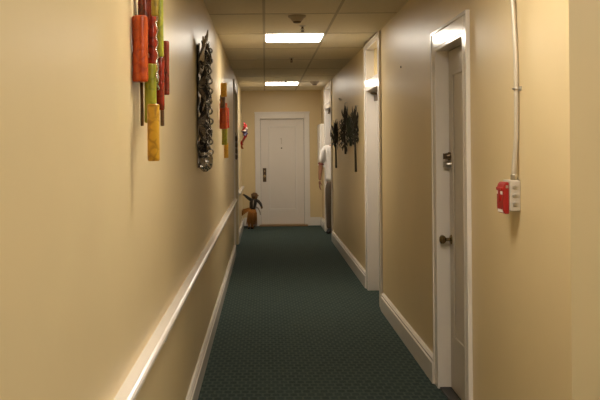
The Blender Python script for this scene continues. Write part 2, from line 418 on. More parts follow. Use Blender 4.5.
bm = new(); box(bm, (lp.x-0.034, yf-0.006, lp.z-0.135), (lp.x+0.034, yf, lp.z+0.135)); o = obj('lock_plate', bm, 'bronze', d1, bevel=0.004); o['label'] = 'tall dark lock plate'
bm = new(); lathe(bm, [(0.014, 0), (0.012, 0.03), (0.026, 0.045), (0.028, 0.058), (0.012, 0.068), (0, 0.069)], 20, Matrix.Translation((lp.x, yf-0.006, lp.z-0.02)) @ Matrix.Rotation(R(90), 4, 'X')); autosmooth(obj('door_knob', bm, 'brass', d1), 50)
bm = new(); lathe(bm, [(0.014, 0), (0.013, 0.008), (0, 0.009)], 16, Matrix.Translation((lp.x, yf-0.006, lp.z+0.075)) @ Matrix.Rotation(R(90), 4, 'X')); obj('keyhole_cover', bm, 'brass', d1)
# two faint metal numerals on the panel
M['numeral'] = mat('dull_nickel', (0.60, 0.53, 0.45), rough=0.4, metal=0.1, var=0.05)
npos = at(281.5, 141, yf)
bm = new()
box(bm, (npos.x-0.010, yf+0.006, npos.z-0.06), (npos.x+0.008, yf+0.012, npos.z+0.06)); box(bm, (npos.x-0.032, yf+0.006, npos.z+0.035), (npos.x-0.010, yf+0.012, npos.z+0.052))
obj('door_number', bm, 'numeral', d1)
bm = new(); lathe(bm, [(0.014, 0), (0.014, 0.006), (0.006, 0.010), (0, 0.010)], 16, Matrix.Translation((npos.x, yf+0.012, npos.z-0.14)) @ Matrix.Rotation(R(90), 4, 'X')); obj('peephole', bm, 'bronze', d1)
bm = new(); box(bm, (D1[0]-0.02, WF-0.14, 0), (D1[1]+0.05, WF+0.10, 0.028))
struct('trim_7', bm, 'wood', bevel=0.008, label='low brown wooden threshold at the end door', cat='threshold')

# ---- chair-rail / handrail on the left wall
def rail(ya, yb, label):
    t = thing('handrail', label, 'handrail', (WL, ya, 0.775))
    L = yb-ya
    bm = new()
    prof = [(0.008, 0.0), (0.044, 0.0), (0.052, 0.008), (0.052, 0.020), (0.047, 0.027), (0.040, 0.030), (0.008, 0.030), (0.0, 0.030), (0.0, -0.012), (0.008, -0.012)]
    A = [bm.verts.new((x, 0, z)) for x, z in prof]; B = [bm.verts.new((x, L, z)) for x, z in prof]
    for i in range(len(prof)): bm.faces.new((A[i], A[(i+1)%len(prof)], B[(i+1)%len(prof)], B[i]))
    bm.faces.new(A); bm.faces.new(B[::-1])
    obj('rail', bm, 'trim', t)
    n = max(1, int(L/2.2))
    for k in range(n):
        y = (k+0.5)*L/n
        bm = new()
        tube(bm, [(0.0, y, -0.05), (0.025, y, -0.04), (0.038, y, 0.0)], 0.007, 8)
        lathe(bm, [(0.018, 0), (0.016, 0.006), (0, 0.007)], 12, Matrix.Translation((0.0, y, -0.05)) @ Matrix.Rotation(R(90), 4, 'Y'))
        obj('bracket', bm, 'trim', t, smooth=True)
    return t
rail(WB+0.05, D5[0]-CW-0.02, 'long white handrail along the left wall from the foreground to the left door')
rail(D5[1]+CW+0.02, WF-0.45, 'short white handrail on the left wall between the left door and the far end')

# ------------------------------------------------------------------ ceiling fittings
def ceiling_light(x, y, label):
    t = thing('ceiling_light', label, 'ceiling light', (x, y, ZC), 0, 'square recessed ceiling lights')
    bm = new(); h = HX; w = 0.018
    box(bm, (-h, -h, -0.004), (-h+w, h, 0.07)); box(bm, (h-w, -h, -0.004), (h, h, 0.07)); box(bm, (-h+w, -h, -0.004), (h-w, -h+w, 0.07)); box(bm, (-h+w, h-w, -0.004), (h-w, h, 0.07))
    box(bm, (-h, -h, 0.07), (h, h, 0.078))
    obj('frame', bm, 'lampframe', t)
    bm = new(); box(bm, (-h+w, -h+w, -0.012), (h-w, h-w, 0.004)); d = obj('diffuser', bm, 'lamp', t, bevel=0.006); d['label'] = 'lit white diffuser'
    return t
for (x, y), l in zip(L_SPOTS, ('bright square ceiling light nearer the camera, beside the round smoke detector', 'bright square ceiling light close to the far end wall',
                               'square ceiling light over the near door, above the picture', 'added unseen square ceiling light over the corridor mouth beside the lobby', 'added unseen square ceiling light over the side lobby around the near right corner')):
    ceiling_light(x, y, l)

def detector(p, s, label):
    t = thing('smoke_detector', label, 'smoke detector', (p.x, p.y, ZC), 0, 'smoke detectors')
    bm = new(); lathe(bm, [(0.075*s, 0), (0.075*s, -0.010), (0.068*s, -0.018), (0.066*s, -0.018)], 32); autosmooth(obj('base', bm, 'detector', t), 30)
    bm = new(); lathe(bm, [(0.062*s, -0.016), (0.052*s, -0.030), (0.042*s, -0.045), (0.036*s, -0.050)], 32); autosmooth(obj('housing', bm, 'detector', t), 30)
    bm = new(); lathe(bm, [(0.034*s, -0.046), (0.034*s, -0.056), (0.026*s, -0.062), (0.0, -0.064)], 24); autosmooth(obj('sensor_cap', bm, 'bronze', t), 30)
detector(at(297, 15.5, 7.05), 1.0, 'tan round smoke detector on the ceiling before the nearer light')
detector(at(314.5, 81.5, 14.2), 1.1, 'round smoke detector on the ceiling to the right of the far light')
def sprinkler(p, label):
    t = thing('sprinkler', label, 'sprinkler', (p.x, p.y, ZC), 0, 'pendent sprinkler heads')
    bm = new(); lathe(bm, [(0.030, 0), (0.030, -0.003), (0.018, -0.008), (0.014, -0.008)], 20); obj('escutcheon', bm, 'steel', t, smooth=False)
    bm = new(); tube(bm, [(0, 0, -0.004), (0, 0, -0.026)], 0.010, 12)
    for s in (-1, 1): tube(bm, [(s*0.010, 0, -0.024), (s*0.014, 0, -0.036), (s*0.004, 0, -0.052)], 0.003, 8)
    tube(bm, [(0, 0, -0.026), (0, 0, -0.050)], 0.003, 8); obj('frame', bm, 'bronze', t)
    bm = new(); lathe(bm, [(0.017, -0.052), (0.018, -0.055), (0.004, -0.056)], 16); obj('deflector', bm, 'bronze', t)
sprinkler(at(302.5, 26, 7.64), 'small sprinkler head hanging in front of the nearer ceiling light')
sprinkler(at(291.5, 58.5, 10.4), 'small sprinkler head hanging midway between the two ceiling lights')
sprinkler(at(285.5, 81, 13.95), 'small sprinkler head hanging just before the far ceiling light')

# ------------------------------------------------------------------ fire alarm on the right wall
yb0, yb1 = 3.62, 3.73
zb0, zb1 = 1.253, 1.387
t = thing('junction_box', 'grey metal junction box on the right wall behind the red pull station', 'electrical box', (WR, 3.675, zb0))
bm = new(); box(bm, (-0.046, yb0-3.675, 0), (0, yb1-3.675, zb1-zb0)); obj('body', bm, 'box', t, bevel=0.005)
for k in range(3):
    bm = new(); lathe(bm, [(0.011, 0), (0.011, 0.002), (0.007, 0.003), (0, 0.003)], 18, Matrix.Translation((-0.024, yb0-3.675, 0.03+0.037*k)) @ Matrix.Rotation(R(90), 4, 'X'))
    obj('knockout', bm, 'steel', t)
t = thing('fire_alarm_pull_station', 'red fire alarm pull station fixed on the grey box on the right wall', 'fire alarm', (WR-0.047, 3.675, 1.241))
bm = new()
prof = [(0, 0), (-0.017, 0.0), (-0.024, 0.012), (-0.026, 0.03), (-0.026, 0.110), (-0.021, 0.128), (-0.012, 0.137), (0, 0.137)]
A = [bm.verts.new((x, -0.045, z)) for x, z in prof]; B = [bm.verts.new((x, 0.055, z)) for x, z in prof]
for i in range(len(prof)): bm.faces.new((A[i], A[(i+1)%len(prof)], B[(i+1)%len(prof)], B[i]))
bm.faces.new(A); bm.faces.new(B[::-1])
obj('housing', bm, 'red', t, bevel=0.003)
bm = new(); box(bm, (-0.032, -0.038, 0.101), (-0.020, 0.046, 0.114)); box(bm, (-0.032, -0.010, 0.055), (-0.024, 0.018, 0.104)); o = obj('pull_handle', bm, 'red', t, bevel=0.002)
bm = new(); box(bm, (-0.0285, -0.036, 0.084), (-0.0250, 0.044, 0.098)); o = obj('label_strip', bm, 'white', t); o['label'] = 'white strip under the bar'
bm = new(); box(bm, (-0.0260, -0.03, 0.006), (-0.0180, 0.04, 0.018)); o = obj('label_strip', bm, 'white', t); o['label'] = 'white strip at the lower edge'
bm = new(); box(bm, (-0.014, -0.047, 0.112), (-0.004, -0.044, 0.124)); obj('key_lock', bm, 'steel', t)
t = thing('conduit', 'thin metal conduit running down the right wall into the grey box', 'conduit', (WR, 3.675, zb1))
Hc = ZC - zb1
bm = new()
tube(bm, [(-0.022, -0.035, -0.004), (-0.022, -0.035, 0.05), (-0.018, -0.035, 0.10), (-0.012, -0.040, 0.18), (-0.012, -0.045, 0.30), (-0.012, -0.045, 0.50), (-0.013, -0.035, 0.62), (-0.016, -0.015, 0.80), (-0.017, -0.005, 0.98), (-0.017, 0.0, Hc)], 0.0105, 14)
obj('pipe', bm, 'pipe', t, smooth=True)
bm = new(); lathe(bm, [(0.016, 0), (0.016, 0.022), (0.0125, 0.026)], 8, Matrix.Translation((-0.022, -0.035, 0.0))); obj('connector', bm, 'steel', t)
bm = new(); torus(bm, (-0.012, -0.045, 0.395), Matrix.Rotation(0, 3, 'X'), 0.0135, 0.0050); box(bm, (-0.004, -0.085, 0.386), (0, -0.010, 0.404)); obj('clamp', bm, 'steel', t, smooth=False)
# stray screw in the right wall
p = at(402, 67, 6.75)
bm = new(); lathe(bm, [(0.009, 0), (0.009, 0.004), (0.004, 0.008), (0, 0.008)], 12, Matrix.Translation((WR, 6.75, p.z)) @ Matrix.Rotation(R(-90), 4, 'Y'))
tag(obj('wall_screw', bm, 'bronze'), 'single screw head in the right wall between the two doors', 'screw')

# ------------------------------------------------------------------ tube sculptures on the left wall
def rod(bm_name, parent, px0, px1, y0, y1, Y, m, base, hollow=False):
    c = (px0+px1)/2; r = 1.13*(px1-px0)/2/F*Y
    a, b = at(c, y0, Y), at(c, y1, Y)
    x = max(a.x, b.x); x = (a.x+b.x)/2
    x = max(x, WL + r + 0.001)
    bm = new()
    # a slightly tapered, capped tube with a lip at each end
    zt, zb = a.z, b.z
    prof = [(0, zb), (r*0.86, zb), (r*0.98, zb+0.004), (r, zb+0.012), (r*0.97, zb+(zt-zb)*0.5), (r, zt-0.012), (r*0.98, zt-0.004), (r*0.80, zt), (r*0.78, zt-0.015), (0, zt-0.015)]
    lathe(bm, prof, 20, Matrix.Translation((x-base[0], Y-base[1], -base[2])))
    o = obj(bm_name, bm, m, parent); autosmooth(o, 40)
    return o
def tube_art(label, rods, base, wires):
    t = thing('wall_sculpture', label, 'wall sculpture', base)
    names = {'orange': 'orange tube', 'maroon': 'dark maroon tube', 'redglaze': 'glossy red tube', 'olive': 'olive yellow tube', 'green': 'mossy green tube', 'yellow': 'mustard yellow tube with scrolls', 'brown': 'thin brown rod'}
    for px0, px1, y0, y1, Y, m in rods:
        o = rod('tube', t, px0, px1, y0, y1, Y, m, base); o['label'] = names[m]
    for z, ya, yb in wires:
        bm = new(); box(bm, (0.012, ya-base[1], z-0.007-base[2]), (0.050, yb-base[1], z+0.007-base[2]))
        obj('hanging_bar', bm, 'brown', t)
    return t
tube_art('tall cluster of orange, red, green and yellow tubes, nearest piece on the left wall', [
    (132, 146, 16, 82, 2.86, 'orange'), (138.5, 149, -28, 62, 2.93, 'maroon'), (146, 156, -40, 72, 2.94, 'redglaze'), (151.5, 158, -45, 16, 2.84, 'olive'),
    (155.5, 163, -22, 57, 2.96, 'green'), (163, 169, 41, 95, 3.09, 'maroon'), (156, 164, 57, 110, 3.00, 'redglaze'), (145, 156, 64, 123, 2.91, 'green'),
    (148, 159, 104, 161, 2.86, 'yellow'), (160.5, 164, 88, 126, 3.05, 'brown'), (140.5, 143.5, 80, 126, 2.95, 'brown')], (WL, 2.95, 1.50), [(2.02, 2.93, 3.06), (1.86, 2.88, 3.09), (1.80, 2.89, 3.10)])
for k, (yy, xx, z0, z1) in enumerate(((2.985, 0.072, 1.74, 2.10), (3.045, 0.070, 1.68, 1.98), (2.90, 0.080, 1.76, 2.16))):
    bm = new(); tube(bm, [(xx+0.004*math.sin(i*1.9), yy-2.95+0.007*math.cos(i*1.9), z0-1.50+(z1-z0)*i/30) for i in range(31)], 0.0032, 6)
    o = obj('twisted_wire', bm, 'foilbright', [q for q in C.objects if q.name == 'wall_sculpture'][0], smooth=True); o['label'] = 'thin glinting twisted wire'
tube_art('narrow column of yellow, orange and green tubes past the dark metal piece', [
    (221, 226.5, 83, 97, 7.9, 'yellow'), (220.3, 225, 95, 108, 8.0, 'brown'), (220, 227, 103, 129, 8.05, 'orange'), (224.5, 229, 108, 128, 8.5, 'redglaze'),
    (222, 227, 128, 145, 8.1, 'green'), (224.2, 228.2, 143, 158, 8.2, 'yellow')], (WL, 8.0, 1.43), [(2.00, 8.15, 8.35), (1.82, 8.2, 8.5), (1.80, 8.2, 8.5)])

# ------------------------------------------------------------------ dark metal bundle on the left wall
def ribbon(bm, pts, w, rot0, twist, th=0.0025):
    """twisted strip with thickness through pts"""
    pts = [Vector(p) for p in pts]; n = len(pts); L = []; Rr = []
    for i, p in enumerate(pts):
        a = rot0 + twist*i/(n-1)
        ww = w[i] if hasattr(w, '__len__') else w
        d = Vector((math.cos(a), math.sin(a), 0)); e = Vector((-math.sin(a), math.cos(a), 0))
        L.append([bm.verts.new(p - d*ww + e*th), bm.verts.new(p + d*ww + e*th), bm.verts.new(p + d*ww - e*th), bm.verts.new(p - d*ww - e*th)])
    for a, b in zip(L, L[1:]):
        for k in range(4): bm.faces.new((a[k], a[(k+1)%4], b[(k+1)%4], b[k]))
    bm.faces.new(L[0]); bm.faces.new(L[-1][::-1])
rnd = random.Random(11)
Y0 = 5.60
ptop, pbot = at(206, 34, Y0), at(206, 172, Y0)
base = Vector((WL, Y0, pbot.z)); H = ptop.z - pbot.z
t = thing('wall_sculpture', 'long bundle of crumpled dark silver metal strips with a loop chain, on left wall', 'wall sculpture', base)
# backing strip lying against the wall
bm = new()
N = 26
ribbon(bm, [(0.008+0.003*math.sin(i), 0.02*math.sin(i*0.9), 0.03 + (H-0.10)*i/N) for i in range(N+1)], 0.055, R(90), 0.25, 0.004); o = obj('backing_strip', bm, 'foildark', t)
for k in range(7):
    bm = new(); ph = rnd.uniform(0, 6.28); cx = 0.034 + 0.056*rnd.random(); cy = rnd.uniform(-0.08, 0.09)
    top = H*rnd.uniform(0.86, 1.0) if k else H
    pts = [(cx + 0.014*math.sin(ph+i*0.8), cy + 0.026*math.sin(ph*1.7+i*0.55), 0.05 + (top-0.05)*i/N) for i in range(N+1)]
    ws = [0.020*(0.8+0.5*abs(math.sin(ph+i*1.3))) for i in range(N+1)]; ws[-1] = 0.003; ws[-2] = 0.009
    ribbon(bm, pts, ws, ph, rnd.choice((-1, 1))*rnd.uniform(6, 12)); o = obj('metal_strip', bm, 'foil' if k in (1, 3, 4, 6) else 'foildark', t)
for k, (dy, dz, s) in enumerate(((-0.05, 0.0, 0.9), (0.0, 0.03, 1.1), (0.05, 0.0, 0.9))):
    bm = new()
    ribbon(bm, [(0.03+0.012*i+0.004*math.sin(3*i), dy*(1+0.25*i), H-0.20+dz+0.045*s*i) for i in range(5)], [0.03, 0.034, 0.026, 0.014, 0.002], R(60+40*k), 0.8); obj('spike', bm, 'foil', t)
bm = new()
for k in range(22):
    z = 0.10 + 0.034*k
    torus(bm, (0.080+0.004*math.sin(k*2.1), 0.050+0.012*math.sin(k*1.3), z), (Matrix.Rotation(R(90), 3, 'X') if k % 2 else Matrix.Rotation(R(70), 3, 'Y')), 0.018, 0.0055)
o = obj('loop_chain', bm, 'foil', t, smooth=True)
bm = new(); ball(bm, (0.052, 0.0, 0.068), 0.05, 1.0, 1.25, 1.3, 20, 14)
for v in bm.verts: v.co += Vector((rnd.uniform(-1, 1), rnd.uniform(-1, 1), rnd.uniform(-1, 1)))*0.006
o = obj('gathered_knot', bm, 'foil', t)
bm = new()
for z in (0.115, 0.125): torus(bm, (0.052, 0, z), Matrix.Diagonal((0.95, 1.3, 1)), 0.046, 0.005, 20)
obj('binding_wire', bm, 'foil', t, smooth=True)
# dark ornament on the near casing of the left door
pt, pb = at(234.6, 135, 12.05), at(234.6, 159, 12.05)
t = thing('hanging_ornament', 'small dark carved ornament hanging beside the left door', 'ornament', (WL+0.018, 12.05, pb.z))
Hh = pt.z-pb.z
for k in range(4):
    bm = new(); ball(bm, (0.020, 0, Hh*(0.10+0.25*k)), 0.036, 0.62, 1.0, 1.15, 14, 10)
    for v in bm.verts: v.co += Vector((0, 0, 0.006*math.sin(v.co.y*160)))
    obj('bead', bm, 'bronze', t, smooth=True)
bm = new(); tube(bm, [(0.020, 0, 0.02), (0.020, 0, Hh-0.02), (0.004, 0, Hh+0.04)], 0.004, 8); obj('cord', bm, 'blackleaf', t)

# red and white rosette on the left wall near the end
M['ribred'] = mat('ribbon_red', (0.48, 0.02, 0.02), rough=0.6, var=0.15, vscale=20)
M['ribwhite'] = mat('ribbon_white', (0.72, 0.60, 0.52), rough=0.5, var=0.1, vscale=20)
M['ribblue'] = mat('ribbon_blue', (0.05, 0.035, 0.08), rough=0.5, var=0.1, vscale=20)
M['riborange'] = mat('ribbon_orange', (0.50, 0.14, 0.04), rough=0.5, var=0.15, vscale=20)
pc = at(242.4, 131, 15.0); rot = R(25)
t = thing('ribbon_rosette', 'small red and white ribbon rosette with hanging tails on left wall near end door', 'wall ornament', (WL, 15.0, pc.z))
for k in range(18):
    a = 2*math.pi*k/12 if k < 12 else 2*math.pi*(k+0.5)/6; bm = new()
    d = Vector((0.15, math.cos(a), math.sin(a)))*0.85 if k < 12 else Vector((0.32, 0.6*math.cos(a), 0.6*math.sin(a)))
    pts = [Vector((0.03, 0, 0)), Vector((0.075, 0, 0)) + d*0.06, Vector((0.080, 0, 0)) + d*0.14, Vector((0.05, 0, 0)) + d*0.20]
    tube(bm, pts, [0.012, 0.026, 0.032, 0.012], 8, True, 0.4); obj('loop', bm, ('ribred', 'ribred', 'ribwhite', 'ribblue')[k % 4], t, smooth=True)
bm = new(); ball(bm, (0.115, 0, 0), 0.035, 0.7, 1, 1); obj('centre', bm, 'ribblue', t, smooth=True)
for s, L in ((-1, 0.20), (1, 0.27)):
    bm = new(); ribbon(bm, [(0.055+0.025*math.sin(i), s*(0.01+0.014*i), -0.05-L*i/6) for i in range(7)], 0.028, R(80), 1.0, 0.002); obj('tail', bm, 'riborange' if s > 0 else 'ribred', t)

# ------------------------------------------------------------------ black plumes on the right wall
def plume(px, ytop, ystem, yleaf, wpx, seed, label, droop=0.3, m='blackleaf'):
    Xc = WR - 0.045
    dx = px - CX - (0.5*(ytop+ystem)-CY)*math.sin(ROLL)
    Y = F*Xc/dx
    zt, zs, zl = at(px, ytop, Y).z, at(px, ystem, Y).z, at(px, yleaf, Y).z
    t = thing('dried_plume', label, 'wall decoration', (WR, Y, zs), 0, 'dark plumes on the right wall')
    r = random.Random(seed); H = zt - zs; zl -= zs
    bm = new(); tube(bm, [(-0.030, 0, 0), (-0.034, 0.01, zl), (-0.045, 0.0, H*0.8), (-0.03, 0.0, H-0.01)], [0.014, 0.012, 0.008, 0.003], 10); obj('stem', bm, m, t, smooth=True)
    bm = new(); hw = wpx/2/F*Y
    n = 78
    for k in range(n):
        u = (k+0.5)/n
        z0 = zl + (H-zl-0.13)*u
        env = (math.sin(math.pi*(0.10+0.86*u**0.85))**0.75)*r.uniform(0.7, 1.15)
        a = R(r.uniform(-180, 180)); L = (0.05+0.07*r.random())
        out = Vector((math.cos(a)*hw*env, math.sin(a)*0.10*env, 0))
        p0 = Vector((-0.040, 0, z0))
        up = -0.7 if (r.random() < droop) else 1
        pts = [p0, p0 + out*0.55 + Vector((0, 0, up*L*0.35)), p0 + out*0.98 + Vector((0, 0, up*L*0.85)), p0 + out*1.02 + Vector((0, 0, up*L*1.3))]
        for q in pts:
            q.x = min(q.x, -0.008); q.z = min(q.z, H - 0.01)
        tube(bm, pts, [0.005, 0.013, 0.010, 0.002], 6, True, 0.35)
    obj('leaves', bm, m, t, smooth=True)
    bm = new(); tube(bm, [(0, 0, H-0.012), (-0.034, 0, H-0.008)], 0.004, 8); o = obj('hook', bm, 'steel', t)
    return t
plume(335.0, 119, 168, 145, 9.5, 3, 'short dark plume with a thin stem, farthest of those on the right wall')
plume(344.2, 102, 154, 146, 14, 5, 'ragged dark plume without a long stem, hung highest on the right wall', droop=0.75)
plume(349.3, 113, 146, 140, 6.5, 9, 'small greenish dark plume between the two taller ones on the right wall', m='greenleaf')
plume(354.3, 105, 172, 142, 10, 8, 'tall dark plume with a long straight stem, nearest on the right wall')
p = at(340.6, 100, 11.9)
bm = new(); tube(bm, [(0, 0, 0), (-0.03, 0, 0.0), (-0.036, 0, 0.012)], 0.006, 8); ball(bm, (-0.038, 0, 0.016), 0.014, u=12, v=8)
tag(obj('wall_hook', bm, 'steel', None, 0, True, (WR, 11.9, p.z)), 'shiny metal hook on the right wall at the top of the ragged plume', 'hook')

# ------------------------------------------------------------------ white box on the wall past the open doorway
t = thing('wall_cabinet', 'shallow white metal cabinet on the right wall past the open doorway', 'cabinet', (WR, 15.85, 1.16))
bm = new(); box(bm, (-0.075, -0.36, 0), (0, 0.36, 0.80)); obj('body', bm, 'white', t, bevel=0.006)
bm = new(); box(bm, (-0.087, -0.345, 0.015), (-0.075, 0.345, 0.785)); dd = obj('door', bm, 'white', t, bevel=0.003)
bm = new(); box(bm, (-0.097, -0.30, 0.36), (-0.087, -0.27, 0.44)); obj('latch', bm, 'steel', dd, bevel=0.003)

# ------------------------------------------------------------------ small figure by the end door
M['figdark'] = mat('figure_black', (0.020, 0.016, 0.013), rough=0.5, var=0.3, vscale=25)
M['figbrown'] = mat('figure_straw', (0.15, 0.075, 0.024), rough=0.7, var=0.35, vscale=35, bump=0.6, bscale=60)
M['figorange'] = mat('figure_raffia', (0.42, 0.17, 0.03), rough=0.8, var=0.4, vscale=40, bump=0.8, bscale=70)
M['figgrey'] = mat('figure_bib', (0.33, 0.28, 0.22), rough=0.6, var=0.15, vscale=30)
Yf = 15.85
def fp(px, py, dY=0.0):
    return at(px, py, Yf+dY) - Vector((fb.x, Yf, 0))
fb = at(251.5, 228, Yf)
t = thing('straw_doll', 'small dark doll with spread arms and orange raffia skirt beside the end door', 'doll', (fb.x, Yf, 0))
def figure_part(name, pts, rad, m, n=12, flat=1.0, label=None):
    bm = new(); tube(bm, pts, rad, n, True, flat); o = obj(name, bm, m, t, smooth=True)
    if label: o['label'] = label
    return o
figure_part('torso', [fp(252.5, 212), fp(252.6, 208), fp(253.2, 203), fp(254, 200), fp(254.3, 198.4)], [0.045, 0.060, 0.072, 0.060, 0.03], 'figdark', 14)
bm = new(); ball(bm, fp(254.6, 196.2), 0.062, 1.0, 0.95, 1.05, 18, 12); h = obj('head', bm, 'figbrown', t, smooth=True)
bm = new()
hc = fp(254.6, 196.2)
for s in (-1, 1): ball(bm, hc + Vector((s*0.021, -0.050, 0.010)), 0.009, u=10, v=8)
ball(bm, hc + Vector((0, -0.057, -0.008)), 0.011, u=10, v=8); obj('face', bm, 'figdark', h, smooth=True)
bm = new(); rr = random.Random(2)
for k in range(40):
    a = rr.uniform(0, 6.28); e = rr.uniform(0.1, 1.4)
    d = Vector((math.cos(a)*math.cos(e), math.sin(a)*math.cos(e)*0.8+0.15, math.sin(e)))
    tube(bm, [hc + d*0.045, hc + d*0.066, hc + d*0.082 + Vector((0, 0, -0.012))], [0.010, 0.008, 0.002], 5)
obj('hair', bm, 'figbrown', h, smooth=True)
figure_part('bib', [fp(253.4, 200.5, -0.075), fp(253.2, 204, -0.088), fp(253.0, 207.5, -0.078)], [0.020, 0.034, 0.018], 'figgrey', 12, 0.3, 'pale patch on the chest')
a1 = figure_part('arm', [fp(251.5, 200.2), fp(249, 198.6, -0.02), fp(246.5, 196.6, -0.03), fp(244.3, 195.0, -0.03)], [0.034, 0.030, 0.026, 0.018], 'figdark')
a2 = figure_part('arm', [fp(256, 200.2), fp(258.5, 201.4, -0.02), fp(260.6, 204, -0.04), fp(261.6, 206.6, -0.05)], [0.034, 0.030, 0.026, 0.020], 'figdark')
bm = new(); ball(bm, fp(261.8, 207.4, -0.05), 0.022, 1, 0.8, 1.2, 12, 8); o = obj('hand', bm, 'figbrown', a2, smooth=True)
bm = new(); ball(bm, fp(243.8, 194.7, -0.03), 0.020, 1.1, 0.8, 0.9, 12, 8); o = obj('hand', bm, 'figbrown', a1, smooth=True)
figure_part('tail_cord', [fp(256, 207, -0.04), fp(258.5, 208.5, -0.06), fp(260, 212, -0.06), fp(260.4, 215, -0.06)], [0.016, 0.013, 0.012, 0.008], 'figgrey', 8, 1.0, 'grey strip hanging from the waist')
# raffia skirt of overlapping strands
bm = new()
for k in range(60):
    a = 2*math.pi*k/60 + rr.uniform(-0.06, 0.06); w = rr.uniform(0.65, 1.35)
    d = Vector((math.cos(a), math.sin(a)*0.85, 0)); c0 = fp(252.5, 208.5)
    zend = rr.uniform(0.03, 0.12)
    tube(bm, [c0 + d*0.050, c0 + d*0.064*w + Vector((-0.004, 0, -0.09)), Vector((c0.x-0.018, 0, zend)) + d*0.062*w*w], [0.012, 0.013, 0.006], 6, True, 0.6)
obj('skirt', bm, 'figorange', t, smooth=True)
# sash of straw that sweeps out to the handrail side
bm = new()
for k in range(14):
    o_ = rr.uniform(-0.03, 0.03); q = rr.uniform(-0.02, 0.02)
    tube(bm, [fp(250.5, 208.5) + Vector((0, o_, q)), fp(247, 210.2) + Vector((0, o_, q*1.5)), fp(243.5, 212) + Vector((0.0, o_, q*2.4)), fp(240.8, 214.0) + Vector((0.0, o_, q*2.8))], [0.011, 0.015, 0.014, 0.005], 6, True, 0.7)
obj('sash', bm, 'figorange', t, smooth=True)
for s in (-1, 1):
    bm = new(); tube(bm, [(s*0.030+0.002, 0, 0.32), (s*0.030-0.012, 0.0, 0.16), (s*0.030-0.014, 0, 0.05), (s*0.030-0.014, 0, 0.0)], [0.036, 0.032, 0.026, 0.030], 12)
    L = obj('leg', bm, 'figorange', t, smooth=True)
    bm = new(); ball(bm, (s*0.030-0.014, -0.025, 0.020), 0.03, 0.9, 1.5, 0.66, 12, 8); obj('foot', bm, 'figdark', L, smooth=True)

# ------------------------------------------------------------------ the person in the far right doorway
M['skin'] = mat('skin', (0.36, 0.17, 0.095), rough=0.5, var=0.08, vscale=14)
M['shirt'] = mat('white_cotton', (0.78, 0.74, 0.70), rough=0.85, var=0.04, vscale=10, bump=0.35, bscale=16)
M['maroonhem'] = mat('maroon_hem', (0.16, 0.02, 0.03), rough=0.8, var=0.1)
M['trouser'] = mat('grey_trouser', (0.15, 0.115, 0.085), rough=0.85, var=0.1, vscale=12, bump=0.35, bscale=14)
M['shoe'] = mat('black_shoe', (0.025, 0.022, 0.02), rough=0.45, var=0.2)
M['hair'] = mat('dark_hair', (0.035, 0.022, 0.013), rough=0.6, var=0.4, vscale=40)
M['lip'] = mat('lips', (0.27, 0.095, 0.065), rough=0.45, var=0.05)
M['eye'] = mat('eye_white', (0.75, 0.72, 0.68), rough=0.2, var=0.02)
M['iris'] = mat('eye_iris', (0.05, 0.03, 0.015), rough=0.2, var=0.1)
def skin_mesh(verts, edges, radii, root=0, sub=2):
    """evaluated Skin + Subsurf surface of a joint skeleton, as a bmesh"""
    me = bpy.data.meshes.new('skel'); me.from_pydata([tuple(v) for v in verts], edges, [])
    o = bpy.data.objects.new('skel', me); C.objects.link(o)
    o.modifiers.new('s', 'SKIN'); ss = o.modifiers.new('u', 'SUBSURF'); ss.levels = sub; ss.render_levels = sub
    lay = me.skin_vertices[0].data if me.skin_vertices else None
    if lay is None:
        b0 = bmesh.new(); b0.from_mesh(me); b0.verts.layers.skin.verify(); b0.to_mesh(me); b0.free(); lay = me.skin_vertices[0].data
    for i, r_ in enumerate(radii):
        lay[i].radius = r_ if hasattr(r_, '__len__') else (r_, r_)
        lay[i].use_root = (i == root)
    dg = bpy.context.evaluated_depsgraph_get(); dg.update()
    ev = o.evaluated_get(dg); m2 = bpy.data.meshes.new_from_object(ev)
    b = bmesh.new(); b.from_mesh(m2)
    bpy.data.objects.remove(o); bpy.data.meshes.remove(me); bpy.data.meshes.remove(m2)
    return b
def remesh(bm, voxel):
    """weld overlapping closed pieces into one continuous surface"""
    me = bpy.data.meshes.new('r'); bm.to_mesh(me); bm.free()
    o = bpy.data.objects.new('r', me); C.objects.link(o)
    r_ = o.modifiers.new('r', 'REMESH'); r_.mode = 'VOXEL'; r_.voxel_size = voxel; r_.use_smooth_shade = True
    sm = o.modifiers.new('s', 'SMOOTH'); sm.iterations = 4; sm.factor = 0.4
    dg = bpy.context.evaluated_depsgraph_get(); dg.update()
    m2 = bpy.data.meshes.new_from_object(o.evaluated_get(dg)); b = bmesh.new(); b.from_mesh(m2)
    bpy.data.objects.remove(o); bpy.data.meshes.remove(me); bpy.data.meshes.remove(m2)
    return b
def merge(dst, src):
    me = bpy.data.meshes.new('m'); src.to_mesh(me); src.free(); dst.from_mesh(me); bpy.data.meshes.remove(me)

